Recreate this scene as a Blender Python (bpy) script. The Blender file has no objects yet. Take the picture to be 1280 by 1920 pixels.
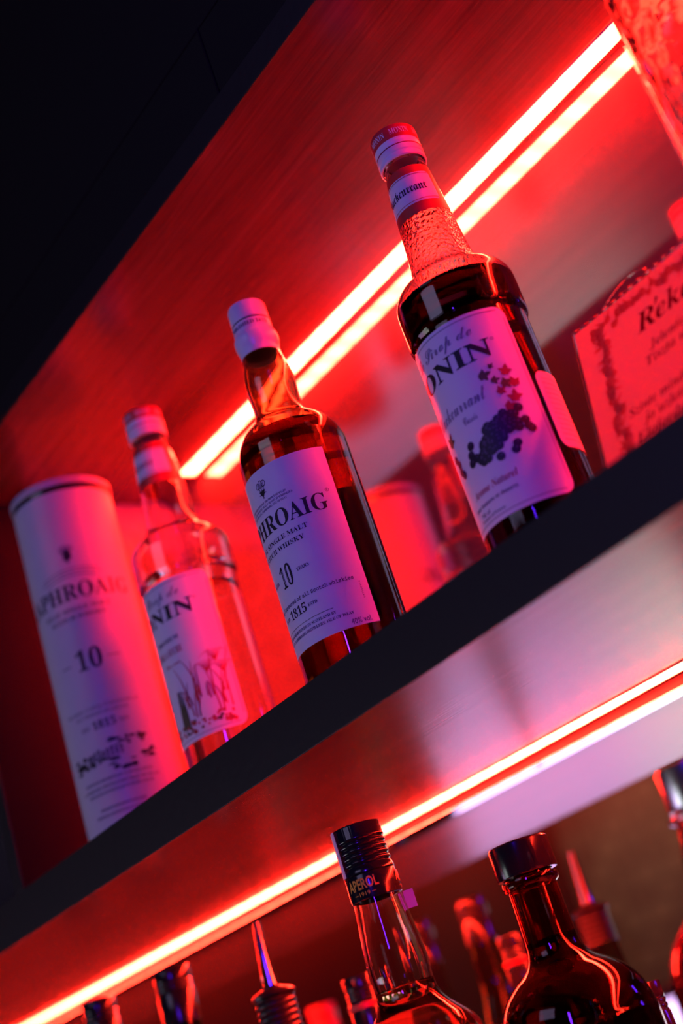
import bpy, bmesh, math, random
from mathutils import Vector, Matrix
random.seed(7)
C = bpy.context.scene
COL = C.collection
PI = math.pi
sin, cos = math.sin, math.cos
def R(d): return d * PI / 180

# ------------------------------------------------------------------ camera
# frame taken as 1280 x 1920; vanishing points of the shelf give focal length and rotation
cd = bpy.data.cameras.new('camera'); cam = bpy.data.objects.new('camera', cd); COL.objects.link(cam)
cd.sensor_fit = 'VERTICAL'; cd.sensor_height = 36; cd.sensor_width = 24
cd.lens = 2576 / 1920 * 36
rx = Vector((0.55447271, 0.77822301, -0.29483718))     # image right in the room
up = Vector((0.47488333, -0.00493796, 0.88003491))     # image up in the room
fw = Vector((-0.68340752, 0.62796861, 0.3723031))      # view direction
m = Matrix((rx, up, -fw)).transposed().to_4x4(); cam.matrix_world = m
cd.clip_start = 0.01; cd.clip_end = 50
cd.dof.use_dof = True
cd.dof.focus_distance = Vector((-.605, .525, .33)).dot(fw)
cd.dof.aperture_fstop = 3.1
C.camera = cam

# ------------------------------------------------------------------ world, exposure
C.view_settings.view_transform = 'Standard'; C.view_settings.look = 'None'
C.view_settings.exposure = 0; C.view_settings.gamma = 1
w = bpy.data.worlds.new('world'); C.world = w; w.use_nodes = True
w.node_tree.nodes['Background'].inputs[0].default_value = (0.3, 0.25, 0.8, 1)
w.node_tree.nodes['Background'].inputs[1].default_value = 0.0006
C.cycles.max_bounces = 16; C.cycles.transmission_bounces = 14; C.cycles.glossy_bounces = 8
C.cycles.diffuse_bounces = 5; C.cycles.transparent_max_bounces = 12
C.cycles.blur_glossy = 0.5; C.cycles.sample_clamp_indirect = 6

# dimensions (metres, camera at the origin)
YF = .5                    # front edge of the shelves
ZS = .2215                 # top of the middle shelf
ZM = .186                  # its underside
ZU, ZUT = .578, .5985      # upper shelf underside, top
WU, WL = .7415, .79        # back panel above, mirror below
ZL = -.145                 # counter under the lower bay

def area(name, loc, target, sx, sy, power, col):
    l = bpy.data.lights.new(name, 'AREA'); l.shape = 'RECTANGLE'; l.size = sx; l.size_y = sy
    l.energy = power; l.color = col
    o = bpy.data.objects.new(name, l); COL.objects.link(o); o.location = loc
    o.rotation_euler = (Vector(target) - Vector(loc)).to_track_quat('-Z', 'Y').to_euler()
    return o
BLUE = area('blue_bar_lamp', (.12, -.50, .50), (-.60, .55, .35), .05, .26, 4.2, (.10, .015, 1))
COOL = area('cool_label_fill', (-.7, -1.7, 1.4), (-.6, .55, .3), 1.1, .7, 3.6, (.62, .52, 1))  # added soft fill that brightens the label fronts, not a lamp of the bar
WARM = area('warm_room_lamp', (-4.05, -2.55, .9), (-4.1, -3.3, 0), .25, .25, 3.6, (1, .62, .38))
LED = (400, 4.2, 1.9)

# ------------------------------------------------------------------ materials
def nodes(name):
    m = bpy.data.materials.new(name); m.use_nodes = True
    nt = m.node_tree; b = nt.nodes['Principled BSDF']
    return m, nt, b
def mat(name, col, rough=.5, metal=0, spec=.5, trans=0, ior=1.5, coat=0, var=.06, scale=40, bump=0, bscale=200):
    m, nt, b = nodes(name)
    b.inputs['Roughness'].default_value = rough; b.inputs['Metallic'].default_value = metal
    b.inputs['Specular IOR Level'].default_value = spec; b.inputs['IOR'].default_value = ior
    b.inputs['Transmission Weight'].default_value = trans; b.inputs['Coat Weight'].default_value = coat
    tc = nt.nodes.new('ShaderNodeTexCoord')
    if var and not trans:
        n = nt.nodes.new('ShaderNodeTexNoise'); n.inputs['Scale'].default_value = scale
        r = nt.nodes.new('ShaderNodeMapRange'); r.inputs[3].default_value = 1 - var; r.inputs[4].default_value = 1 + var
        v = nt.nodes.new('ShaderNodeVectorMath'); v.operation = 'SCALE'; v.inputs[0].default_value = col
        nt.links.new(tc.outputs['Object'], n.inputs['Vector']); nt.links.new(n.outputs[0], r.inputs[0])
        nt.links.new(r.outputs[0], v.inputs['Scale']); nt.links.new(v.outputs[0], b.inputs['Base Color'])
    else:
        b.inputs['Base Color'].default_value = (*col, 1)
    if bump:
        n = nt.nodes.new('ShaderNodeTexNoise'); n.inputs['Scale'].default_value = bscale
        bp = nt.nodes.new('ShaderNodeBump'); bp.inputs['Strength'].default_value = bump; bp.inputs['Distance'].default_value = .001
        nt.links.new(tc.outputs['Object'], n.inputs['Vector']); nt.links.new(n.outputs[0], bp.inputs['Height'])
        nt.links.new(bp.outputs[0], b.inputs['Normal'])
    return m
def wood(name, dark, light, rough, bump=.25):
    m, nt, b = nodes(name)
    tc = nt.nodes.new('ShaderNodeTexCoord'); mp = nt.nodes.new('ShaderNodeMapping')
    mp.inputs['Scale'].default_value = (1.3, 22, 22)
    n1 = nt.nodes.new('ShaderNodeTexNoise'); n1.inputs['Scale'].default_value = 1.6; n1.inputs['Detail'].default_value = 5; n1.inputs['Distortion'].default_value = .7
    mp2 = nt.nodes.new('ShaderNodeMapping'); mp2.inputs['Scale'].default_value = (6, 180, 180)
    n2 = nt.nodes.new('ShaderNodeTexNoise'); n2.inputs['Scale'].default_value = 2; n2.inputs['Detail'].default_value = 4
    mx = nt.nodes.new('ShaderNodeMath'); mx.operation = 'MULTIPLY_ADD'; mx.inputs[1].default_value = .35
    rp = nt.nodes.new('ShaderNodeValToRGB'); rp.color_ramp.elements[0].position = .42; rp.color_ramp.elements[1].position = .85
    rp.color_ramp.elements[0].color = (*dark, 1); rp.color_ramp.elements[1].color = (*light, 1)
    L = nt.links.new
    L(tc.outputs['Object'], mp.inputs[0]); L(mp.outputs[0], n1.inputs['Vector'])
    L(tc.outputs['Object'], mp2.inputs[0]); L(mp2.outputs[0], n2.inputs['Vector'])
    L(n2.outputs[0], mx.inputs[0]); L(n1.outputs[0], mx.inputs[2]); L(mx.outputs[0], rp.inputs[0]); L(rp.outputs[0], b.inputs['Base Color'])
    bp = nt.nodes.new('ShaderNodeBump'); bp.inputs['Strength'].default_value = bump; bp.inputs['Distance'].default_value = .0004
    L(n2.outputs[0], bp.inputs['Height']); L(bp.outputs[0], b.inputs['Normal'])
    b.inputs['Roughness'].default_value = rough; b.inputs['Specular IOR Level'].default_value = .7
    return m
def emis(name, col, strength=1, wave=0):
    m = bpy.data.materials.new(name); m.use_nodes = True; nt = m.node_tree; nt.nodes.clear()
    e = nt.nodes.new('ShaderNodeEmission'); o = nt.nodes.new('ShaderNodeOutputMaterial'); nt.links.new(e.outputs[0], o.inputs[0])
    e.inputs[0].default_value = (*col, 1); e.inputs[1].default_value = strength
    if wave:
        tc = nt.nodes.new('ShaderNodeTexCoord'); wv = nt.nodes.new('ShaderNodeTexWave'); wv.inputs['Scale'].default_value = wave
        r = nt.nodes.new('ShaderNodeMapRange'); r.inputs[3].default_value = strength * .8; r.inputs[4].default_value = strength * 1.2
        nt.links.new(tc.outputs['Object'], wv.inputs['Vector']); nt.links.new(wv.outputs['Fac'], r.inputs[0]); nt.links.new(r.outputs[0], e.inputs[1])
    return m
def panel_mat(name, diff, gloss, fac, rough):
    m = bpy.data.materials.new(name); m.use_nodes = True; nt = m.node_tree; nt.nodes.clear()
    d = nt.nodes.new('ShaderNodeBsdfDiffuse'); d.inputs[0].default_value = (*diff, 1)
    g = nt.nodes.new('ShaderNodeBsdfGlossy'); g.inputs[0].default_value = (*gloss, 1); g.inputs['Roughness'].default_value = rough
    x = nt.nodes.new('ShaderNodeMixShader')
    o = nt.nodes.new('ShaderNodeOutputMaterial')
    n = nt.nodes.new('ShaderNodeTexNoise'); n.inputs['Scale'].default_value = 3; tc = nt.nodes.new('ShaderNodeTexCoord')
    r = nt.nodes.new('ShaderNodeMapRange'); r.inputs[3].default_value = fac - .04; r.inputs[4].default_value = fac + .04
    L = nt.links.new; L(tc.outputs['Object'], n.inputs['Vector']); L(n.outputs[0], r.inputs[0]); L(r.outputs[0], x.inputs[0])
    L(d.outputs[0], x.inputs[1]); L(g.outputs[0], x.inputs[2]); L(x.outputs[0], o.inputs[0])
    return m
def glass(name, col, rough=0, bump=0, bscale=300, zlo=None, zhi=None, ior=1.48):
    m, nt, b = nodes(name)
    b.inputs['Base Color'].default_value = (*col, 1); b.inputs['Roughness'].default_value = rough
    b.inputs['Transmission Weight'].default_value = 1; b.inputs['IOR'].default_value = ior
    if bump:
        tc = nt.nodes.new('ShaderNodeTexCoord'); n = nt.nodes.new('ShaderNodeTexNoise'); n.inputs['Scale'].default_value = bscale
        n.inputs['Detail'].default_value = 1
        bp = nt.nodes.new('ShaderNodeBump'); bp.inputs['Strength'].default_value = bump; bp.inputs['Distance'].default_value = .001
        nt.links.new(tc.outputs['Object'], n.inputs['Vector']); nt.links.new(n.outputs[0], bp.inputs['Height']); nt.links.new(bp.outputs[0], b.inputs['Normal'])
        if zlo is not None:
            s = nt.nodes.new('ShaderNodeSeparateXYZ'); r = nt.nodes.new('ShaderNodeMapRange')
            r.inputs[1].default_value = zlo; r.inputs[2].default_value = zlo + .006; r.inputs[4].default_value = bump
            r2 = nt.nodes.new('ShaderNodeMapRange'); r2.inputs[1].default_value = zhi; r2.inputs[2].default_value = zhi - .006
            mu = nt.nodes.new('ShaderNodeMath'); mu.operation = 'MULTIPLY'
            nt.links.new(tc.outputs['Object'], s.inputs[0]); nt.links.new(s.outputs[2], r.inputs[0]); nt.links.new(s.outputs[2], r2.inputs[0])
            nt.links.new(r.outputs[0], mu.inputs[0]); nt.links.new(r2.outputs[0], mu.inputs[1]); nt.links.new(mu.outputs[0], bp.inputs['Strength'])
    return m
M = dict(
    board=wood('red_brown_laminate', (.055, .014, .012), (.20, .06, .05), .27),
    sideb=mat('shaded_upright_and_dark_rail', (.014, .009, .010), .85, spec=.08),  # near-black imitates shade on the upright; plain dark colour on the rail
    sidep=wood('pale_upright_laminate', (.26, .22, .20), (.42, .36, .32), .8),
    edge=mat('charcoal_edge_band', (.009, .0075, .0075), .5, bump=.2, bscale=120),
    panel=panel_mat('glossy_back_panel', (.16, .15, .15), (.7, .68, .68), .72, .05),
    mirror=panel_mat('mirror_glass', (.10, .09, .09), (.8, .78, .8), .93, .015),
    led_low=emis('red_led_light_lower', (230, 4.4, 2.0), 1, 12),
    led=emis('red_led_light', LED, 1, 12),
    trimdark=mat('dark_matt_trim', (.20, .12, .12), 1.0, spec=0),
    rimgrey=mat('satin_grey_rim', (.45, .42, .5), .4),
    worktop=mat('worn_wood_worktop', (.34, .24, .2), .4),
    chrome=mat('polished_steel', (.75, .75, .78), .08, 1),
    black=mat('black_gloss', (.012, .012, .014), .18, coat=.3),
    blackrub=mat('black_rubber', (.012, .012, .013), .3),
    white=mat('white_paper_label', (.80, .80, .82), .5, bump=.04, bscale=900),
    card=mat('white_card_tube', (.62, .60, .62), .42),
    capw=mat('white_capsule', (.78, .78, .84), .3),
    capr=mat('red_cap_band', (.55, .03, .04), .35),
    silver=mat('silver_rim', (.6, .6, .64), .25, 1),
    ink=mat('black_ink', (.012, .012, .016), .6),
    navy=mat('navy_ink', (.03, .03, .09), .6),
    grey=mat('grey_ink', (.24, .22, .28), .6),
    redink=mat('red_ink', (.45, .06, .05), .6),
    wine=mat('wine_red_ink', (.32, .02, .05), .6),
    grape=mat('dark_berry_ink', (.02, .008, .03), .5),
    grapehi=mat('berry_highlight_ink', (.10, .05, .14), .5),
    leaf=mat('vine_leaf_ink', (.10, .09, .04), .6),
    orange=mat('orange_yellow_ink', (1, .45, .03), .5),
    redlab=mat('red_neck_label', (.60, .03, .03), .45),
    clear=glass('clear_bottle_glass', (.97, .97, .97)),
    pebble=glass('clear_glass_with_droplets_above_the_syrup', (.97, .97, .97), 0, .8, 420, .196, .262),
    olive=glass('olive_green_bottle_glass', (.62, .74, .45)),
    dkgreen=glass('dark_green_bottle_glass', (.10, .30, .06)),
    dkglass=glass('dark_amber_bottle_glass', (.42, .05, .03)),
    hammer=glass('hammered_clear_glass', (.98, .96, .96), .02, 1.0, 70),
    whisky=glass('amber_whisky', (.75, .07, .012), ior=1.36),
    syrup=glass('clear_syrup', (.97, .95, .93), ior=1.40),
    currant=glass('blackcurrant_syrup', (.03, .001, .003), ior=1.40),
    spritz=glass('orange_red_aperitif', (1, .45, .28), ior=1.36),
    rum=glass('dark_rum', (.12, .01, .005), ior=1.36),
    redliq=glass('red_liqueur', (.9, .05, .08), ior=1.36),
    wallm=mat('dark_wall_paint', (.004, .0035, .004), .8),
    floorm=mat('dark_floor', (.04, .035, .035), .4),
    purple=mat('violet_paper_tab', (.75, .55, .8), .5),
)
def brickmat():
    m, nt, b = nodes('brown_stone_bricks')
    tc = nt.nodes.new('ShaderNodeTexCoord'); mp = nt.nodes.new('ShaderNodeMapping'); mp.inputs['Rotation'].default_value = (R(90), 0, 0)
    br = nt.nodes.new('ShaderNodeTexBrick'); br.inputs['Scale'].default_value = 3.0
    br.inputs['Color1'].default_value = (.33, .24, .19, 1); br.inputs['Color2'].default_value = (.2, .14, .12, 1); br.inputs['Mortar'].default_value = (.09, .07, .06, 1)
    nt.links.new(tc.outputs['Object'], mp.inputs[0]); nt.links.new(mp.outputs[0], br.inputs['Vector']); nt.links.new(br.outputs[0], b.inputs['Base Color'])
    b.inputs['Roughness'].default_value = .9
    return m
M['brick'] = brickmat()
def papermat():
    m = bpy.data.materials.new('translucent_card_paper'); m.use_nodes = True; nt = m.node_tree; nt.nodes.clear()
    d = nt.nodes.new('ShaderNodeBsdfDiffuse'); d.inputs[0].default_value = (.80, .62, .45, 1)
    t = nt.nodes.new('ShaderNodeBsdfTranslucent'); t.inputs[0].default_value = (.9, .72, .55, 1)
    x = nt.nodes.new('ShaderNodeMixShader'); x.inputs[0].default_value = .8
    n = nt.nodes.new('ShaderNodeTexNoise'); n.inputs['Scale'].default_value = 500; tc = nt.nodes.new('ShaderNodeTexCoord')
    bp = nt.nodes.new('ShaderNodeBump'); bp.inputs['Strength'].default_value = .5; bp.inputs['Distance'].default_value = .0005
    o = nt.nodes.new('ShaderNodeOutputMaterial'); L = nt.links.new
    L(tc.outputs['Object'], n.inputs['Vector']); L(n.outputs[0], bp.inputs['Height']); L(bp.outputs[0], d.inputs['Normal'])
    L(d.outputs[0], x.inputs[1]); L(t.outputs[0], x.inputs[2]); L(x.outputs[0], o.inputs[0])
    return m
M['paper'] = papermat()
def translu(name, col, f=.6):
    m = bpy.data.materials.new(name); m.use_nodes = True; nt = m.node_tree; nt.nodes.clear()
    d = nt.nodes.new('ShaderNodeBsdfTranslucent'); d.inputs[0].default_value = (*col, 1)
    e = nt.nodes.new('ShaderNodeBsdfDiffuse'); e.inputs[0].default_value = (*col, 1)
    x = nt.nodes.new('ShaderNodeMixShader'); x.inputs[0].default_value = f; o = nt.nodes.new('ShaderNodeOutputMaterial')
    nt.links.new(e.outputs[0], x.inputs[1]); nt.links.new(d.outputs[0], x.inputs[2]); nt.links.new(x.outputs[0], o.inputs[0])
    return m
M['flower'] = translu('rose_print', (.80, .22, .15)); M['flower2'] = translu('deep_rose_print', (.60, .06, .04)); M['cardink'] = translu('dark_red_card_ink', (.16, .01, .03))
M['sleeve'] = mat('clear_plastic_sleeve', (.95, .95, .95), .08, trans=1, ior=1.15)

# ------------------------------------------------------------------ builders
def obj(name, bm, ms, parent=None, smooth=True):
    me = bpy.data.meshes.new(name)
    bmesh.ops.recalc_face_normals(bm, faces=bm.faces) if smooth != 'flat_keep' else None
    bm.to_mesh(me); bm.free()
    if smooth is True:
        for p in me.polygons: p.use_smooth = True
        me.set_sharp_from_angle(angle=R(38))
    for mm in (ms if isinstance(ms, (list, tuple)) else [ms]): me.materials.append(M[mm] if isinstance(mm, str) else mm)
    o = bpy.data.objects.new(name, me); COL.objects.link(o)
    if parent is not None: o.parent = parent
    return o
def thing(name, label, cat, loc=(0, 0, 0), rz=0, group=None):
    o = bpy.data.objects.new(name, None); COL.objects.link(o); o.location = loc; o.rotation_euler = (0, 0, rz)
    o.empty_display_size = .02
    o['label'] = label; o['category'] = cat
    if group: o['group'] = group
    return o
def tag(o, label, cat): o['label'] = label; o['category'] = cat; return o
def struct(o): o['kind'] = 'structure'; return o
def box(bm, x0, x1, y0, y1, z0, z1, bev=0):
    r = bmesh.ops.create_cube(bm, size=1)
    vs = r['verts']
    for v in vs: v.co = Vector(((x0 + x1) / 2 + v.co.x * (x1 - x0), (y0 + y1) / 2 + v.co.y * (y1 - y0), (z0 + z1) / 2 + v.co.z * (z1 - z0)))
    if bev:
        es = list({e for v in vs for e in v.link_edges})
        bmesh.ops.bevel(bm, geom=es, offset=bev, segments=2, affect='EDGES', profile=.5)
    return bm
def B(*a, bev=0): return box(bmesh.new(), *a, bev=bev)
def spline(pts, n=5):
    out = []
    for i in range(len(pts) - 1):
        p0 = pts[max(i - 1, 0)]; p1 = pts[i]; p2 = pts[i + 1]; p3 = pts[min(i + 2, len(pts) - 1)]
        for k in range(n):
            t = k / n
            out.append(tuple(.5 * (2 * p1[j] + (p2[j] - p0[j]) * t + (2 * p0[j] - 5 * p1[j] + 4 * p2[j] - p3[j]) * t * t + (3 * p1[j] - p0[j] - 3 * p2[j] + p3[j]) * t ** 3) for j in (0, 1)))
    out.append(pts[-1]); return out
def lathe(prof, seg=80, bm=None, cx=0, cy=0, closed=False):
    bm = bm or bmesh.new(); rings = []
    for r, z in prof:
        if r < 1e-5: rings.append([bm.verts.new((cx, cy, z))])
        else: rings.append([bm.verts.new((cx + r * cos(2 * PI * k / seg), cy + r * sin(2 * PI * k / seg), z)) for k in range(seg)])
    pairs = list(zip(rings, rings[1:]))
    if closed: pairs.append((rings[-1], rings[0]))
    for a, b in pairs:
        for k in range(seg):
            k2 = (k + 1) % seg
            if len(a) == 1 and len(b) == 1: continue
            if len(a) == 1: bm.faces.new((a[0], b[k], b[k2]))
            elif len(b) == 1: bm.faces.new((a[k], a[k2], b[0]))
            else: bm.faces.new((a[k], a[k2], b[k2], b[k]))
    return bm
def radius_at(prof, z):
    for (r0, z0), (r1, z1) in zip(prof, prof[1:]):
        if z0 <= z <= z1 and z1 > z0: return r0 + (r1 - r0) * (z - z0) / (z1 - z0)
    return prof[-1][0]
def bottle_glass(outer, t=.0024, tb=.006, seg=96):
    """outer: list (r,z) from heel to lip; returns closed shell with an inner cavity"""
    inner = [(max(r - t, .004), z) for r, z in outer if z > tb]
    inner[0] = (inner[0][0] * .96, tb)
    prof = [(0, outer[0][1] + .003), (outer[0][0] * .8, outer[0][1] + .001)] + outer + inner[::-1] + [(0, tb + .001)]
    return lathe(prof, seg)
def liquid(outer, level, t=.0024, tb=.006, seg=96):
    ins = [(max(r - t, .004) + .0004, z) for r, z in outer if tb < z < level]
    ins[0] = (ins[0][0] * .96, tb - .0004)
    rl = radius_at(outer, level) - t + .0004
    return lathe([(0, tb - .0002)] + ins + [(rl, level + .0006), (rl - .0012, level), (0, level)], seg)
def tube(bm, pts, r, seg=10):
    rings = []
    for i, p in enumerate(pts):
        p = Vector(p); d = (Vector(pts[min(i + 1, len(pts) - 1)]) - Vector(pts[max(i - 1, 0)])).normalized()
        a = d.orthogonal().normalized(); b = d.cross(a)
        rr = r[i] if isinstance(r, (list, tuple)) else r
        rings.append([bm.verts.new(p + a * rr * cos(2 * PI * k / seg) + b * rr * sin(2 * PI * k / seg)) for k in range(seg)])
    for a, b in zip(rings, rings[1:]):
        for k in range(seg): bm.faces.new((a[k], a[(k + 1) % seg], b[(k + 1) % seg], b[k]))
    bm.faces.new(rings[0]); bm.faces.new(rings[-1][::-1]); return bm

# ---- printing: flat 2D shapes (degrees or metres across, metres up) wrapped onto a surface
def conv(s, st):
    o = ''
    for c in s:
        if st == 'bold':
            if 'A' <= c <= 'Z': c = chr(0x1D400 + ord(c) - 65)
            elif 'a' <= c <= 'z': c = chr(0x1D41A + ord(c) - 97)
            elif '0' <= c <= '9': c = chr(0x1D7CE + ord(c) - 48)
        elif st == 'mono':
            if 'A' <= c <= 'Z': c = chr(0x1D670 + ord(c) - 65)
            elif 'a' <= c <= 'z': c = chr(0x1D68A + ord(c) - 97)
            elif '0' <= c <= '9': c = chr(0x1D7F6 + ord(c) - 48)
        elif st == 'script':
            if 'A' <= c <= 'Z': c = chr(0x1D4D0 + ord(c) - 65)
            elif 'a' <= c <= 'z': c = chr(0x1D4EA + ord(c) - 97)
        elif st == 'bolditalic':
            if 'A' <= c <= 'Z': c = chr(0x1D468 + ord(c) - 65)
            elif 'a' <= c <= 'z': c = chr(0x1D482 + ord(c) - 97)
        elif st == 'fraktur':
            if 'A' <= c <= 'Z': c = chr(0x1D56C + ord(c) - 65)
            elif 'a' <= c <= 'z': c = chr(0x1D586 + ord(c) - 97)
        elif st == 'italic':
            if c == 'h': c = '\u210e'
            elif 'A' <= c <= 'Z': c = chr(0x1D434 + ord(c) - 65)
            elif 'a' <= c <= 'z': c = chr(0x1D44E + ord(c) - 97)
        o += c
    return o
_tc = {}
def text2d(s, st='plain', off=0):
    key = (s, st, off)
    if key in _tc: return _tc[key]
    c = bpy.data.curves.new('t', 'FONT'); c.body = conv(s, st); c.offset = off; c.resolution_u = 3
    o = bpy.data.objects.new('t', c); COL.objects.link(o)
    dg = bpy.context.evaluated_depsgraph_get(); me = bpy.data.meshes.new_from_object(o.evaluated_get(dg))
    vs = [(v.co.x, v.co.y) for v in me.vertices]; fs = [tuple(p.vertices) for p in me.polygons]
    bpy.data.objects.remove(o); bpy.data.curves.remove(c); bpy.data.meshes.remove(me)
    _tc[key] = (vs, fs); return vs, fs
CAPH = {}
def caph(st):
    if st not in CAPH:
        vs, _ = text2d('H' if st not in ('fraktur', 'script') else 'l', st); CAPH[st] = max(v[1] for v in vs)
    return CAPH[st]
class Print:
    def __init__(s): s.items = []          # (verts2d, faces, mat, layer)
    def poly(s, pts, mat=0, layer=1): s.items.append(([tuple(p) for p in pts], [tuple(range(len(pts)))], mat, layer)); return s
    def rect(s, x0, x1, z0, z1, mat=0, layer=1): return s.poly([(x0, z0), (x1, z0), (x1, z1), (x0, z1)], mat, layer)
    def text(s, body, x0, x1, z, h, st='plain', mat=0, layer=1, off=0, shear=0):
        vs, fs = text2d(body, st, off)
        if not vs: return s
        a = min(v[0] for v in vs); b = max(v[0] for v in vs); k = (x1 - x0) / (b - a); kz = h / caph(st)
        s.items.append(([(x0 + (v[0] - a) * k + shear * v[1] * kz, z + v[1] * kz) for v in vs], fs, mat, layer)); return s
    def vtext(s, body, x, z0, z1, wdt, st='plain', mat=0, layer=1):
        vs, fs = text2d(body, st); a = min(v[0] for v in vs); b = max(v[0] for v in vs); k = (z1 - z0) / (b - a); kx = wdt / caph(st)
        s.items.append(([(x - v[1] * kx, z0 + (v[0] - a) * k) for v in vs], fs, mat, layer)); return s
    def disc(s, x, z, rx, rz, mat=0, layer=1, n=16, jit=0):
        return s.poly([(x + rx * (1 + random.uniform(-jit, jit)) * cos(2 * PI * i / n), z + rz * (1 + random.uniform(-jit, jit)) * sin(2 * PI * i / n)) for i in range(n)], mat, layer)
    def ring(s, x, z, rx, rz, t, mat=0, layer=1, n=24, a0=0, a1=360, tx=None):
        tx = tx or t
        vs = []; fs = []
        for i in range(n + 1):
            a = R(a0 + (a1 - a0) * i / n)
            vs += [(x + rx * cos(a), z + rz * sin(a)), (x + (rx - tx) * cos(a), z + (rz - t) * sin(a))]
        for i in range(n): fs.append((2 * i, 2 * i + 2, 2 * i + 3, 2 * i + 1))
        s.items.append((vs, fs, mat, layer)); return s
    def stroke(s, pts, wx, wz, mat=0, layer=1):
        vs = []; fs = []; n = len(pts)
        for i, p in enumerate(pts):
            q = pts[min(i + 1, n - 1)]; o = pts[max(i - 1, 0)]
            dx = (q[0] - o[0]) / wx; dz = (q[1] - o[1]) / wz; L = math.hypot(dx, dz) or 1
            f = 1 - .75 * i / (n - 1)
            vs += [(p[0] - dz / L * wx * f, p[1] + dx / L * wz * f), (p[0] + dz / L * wx * f, p[1] - dx / L * wz * f)]
        for i in range(n - 1): fs.append((2 * i, 2 * i + 1, 2 * i + 3, 2 * i + 2))
        s.items.append((vs, fs, mat, layer)); return s
    def build(s, name, ms, parent, wrap, step=3.0, eps=.00012):
        bm = bmesh.new()
        for vs, fs, mi, ly in s.items:
            b2 = bmesh.new(); V = [b2.verts.new((x, z, ly)) for x, z in vs]
            for f in fs:
                try: b2.faces.new([V[i] for i in f]).material_index = mi
                except ValueError: pass
            if step:
                xs = [v.co.x for v in b2.verts]; x = math.ceil(min(xs) / step) * step
                while x < max(xs):
                    bmesh.ops.bisect_plane(b2, geom=b2.verts[:] + b2.edges[:] + b2.faces[:], plane_co=(x, 0, 0), plane_no=(1, 0, 0)); x += step
            tmp = bpy.data.meshes.new('t'); b2.to_mesh(tmp); b2.free(); bm.from_mesh(tmp); bpy.data.meshes.remove(tmp)
        for v in bm.verts: v.co = Vector(wrap(v.co.x, v.co.y, v.co.z * eps))
        me_ms = ms
        o = obj(name, bm, me_ms, parent, smooth=False)
        return o
def cylwrap(prof_or_r, base=.0002):
    def f(phi, z, off):
        r = (prof_or_r if isinstance(prof_or_r, float) else radius_at(prof_or_r, z)) + base + off
        return (r * sin(R(phi)), -r * cos(R(phi)), z)
    return f
def sheet(name, ms, parent, prof, phi0, phi1, z0, z1, rc=0, th=.00022, zc=None, base=.00002, step=3.0, rows=1):
    """rounded-corner label wrapped round a bottle, with thickness; rc corner radius in metres"""
    r = prof if isinstance(prof, float) else radius_at(prof, (z0 + z1) / 2)
    k = 180 / PI / r
    pts = []
    if rc:
        for cx, cz, a in ((phi1 - rc * k, z1 - rc, 0), (phi0 + rc * k, z1 - rc, 90), (phi0 + rc * k, z0 + rc, 180), (phi1 - rc * k, z0 + rc, 270)):
            for i in range(7): pts.append((cx + rc * k * cos(R(a + 15 * i)), cz + rc * sin(R(a + 15 * i))))
    else: pts = [(phi1, z1), (phi0, z1), (phi0, z0), (phi1, z0)]
    bm = bmesh.new(); bm.faces.new([bm.verts.new((x, z, 0)) for x, z in pts])
    x = math.ceil(phi0 / step) * step
    while x < phi1:
        bmesh.ops.bisect_plane(bm, geom=bm.verts[:] + bm.edges[:] + bm.faces[:], plane_co=(x, 0, 0), plane_no=(1, 0, 0)); x += step
    for i in range(1, rows):
        bmesh.ops.bisect_plane(bm, geom=bm.verts[:] + bm.edges[:] + bm.faces[:], plane_co=(0, z0 + (z1 - z0) * i / rows, 0), plane_no=(0, 1, 0))
    ex = bmesh.ops.extrude_face_region(bm, geom=bm.faces[:])
    top = {v for v in ex['geom'] if isinstance(v, bmesh.types.BMVert)}
    W = cylwrap(prof, base)
    for v in bm.verts: v.co = Vector(W(v.co.x, v.co.y, th if v in top else 0))
    return obj(name, bm, ms, parent, smooth=True)

# ------------------------------------------------------------------ the room
XL, XR = -4.6, 1.6
struct(obj('floor', B(XL, XR, -3.3, 1.0, -1.35, -1.3), 'floorm', smooth=False))
struct(obj('ceiling', B(XL, XR, -3.3, 1.0, 2.2, 2.25), 'wallm', smooth=False))
struct(obj('wall_front', B(XL, XR, -3.35, -3.3, -1.3, 2.2), 'brick', smooth=False))
struct(obj('wall_left', B(XL - .05, XL, -3.3, 1.0, -1.3, 2.2), 'wallm', smooth=False))
struct(obj('wall_right', B(XR, XR + .05, -3.3, 1.0, -1.3, 2.2), 'wallm', smooth=False))
struct(obj('wall_back', B(XL, XR, .80, .85, -1.3, 2.2), 'wallm', smooth=False))

# shelving: long boards, open towards the room
SX0, SX1 = -2.4, .6
XP = -1.0485               # right face of the upright panel at the left
def shelf(z0, z1, y1, label):
    t = thing('wall_shelf', label, 'shelf', ((SX0 + SX1) / 2, YF, z0))
    L = (SX1 - SX0) / 2
    obj('board', B(-L, L, .0015, y1 - YF, 0, z1 - z0), 'board', t, smooth=False)
    obj('front_edge', B(-L, L, 0, .0014, -.0002, z1 - z0 + .0002, bev=.0004), 'edge', t, smooth=False)
    return t
shelf(ZM, ZS, WL - .0005, 'thick dark-fronted wooden shelf across the middle, carrying the whisky and syrup bottles')
shelf(ZU, ZUT, WU + .03, 'upper wooden shelf with a thin dark front edge, above the whisky and syrup bottles')
t = thing('bar_counter', 'dark bar counter under the lower row of bottles', 'counter', (-.9, .64, ZL))
obj('worktop', B(-1.5, 1.5, -.2, .155, -.035, 0, bev=.002), 'worktop', t, smooth=False)
obj('base', B(-1.48, 1.48, -.17, .15, -1.155, -.035), 'wallm', t, smooth=False)
o = obj('back_panel', B(SX0, SX1, WU, WU + .02, ZS, ZU), 'panel', smooth=False)
tag(o, 'glossy pale back panel behind the upper row of bottles, reflecting them', 'panel')
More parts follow.
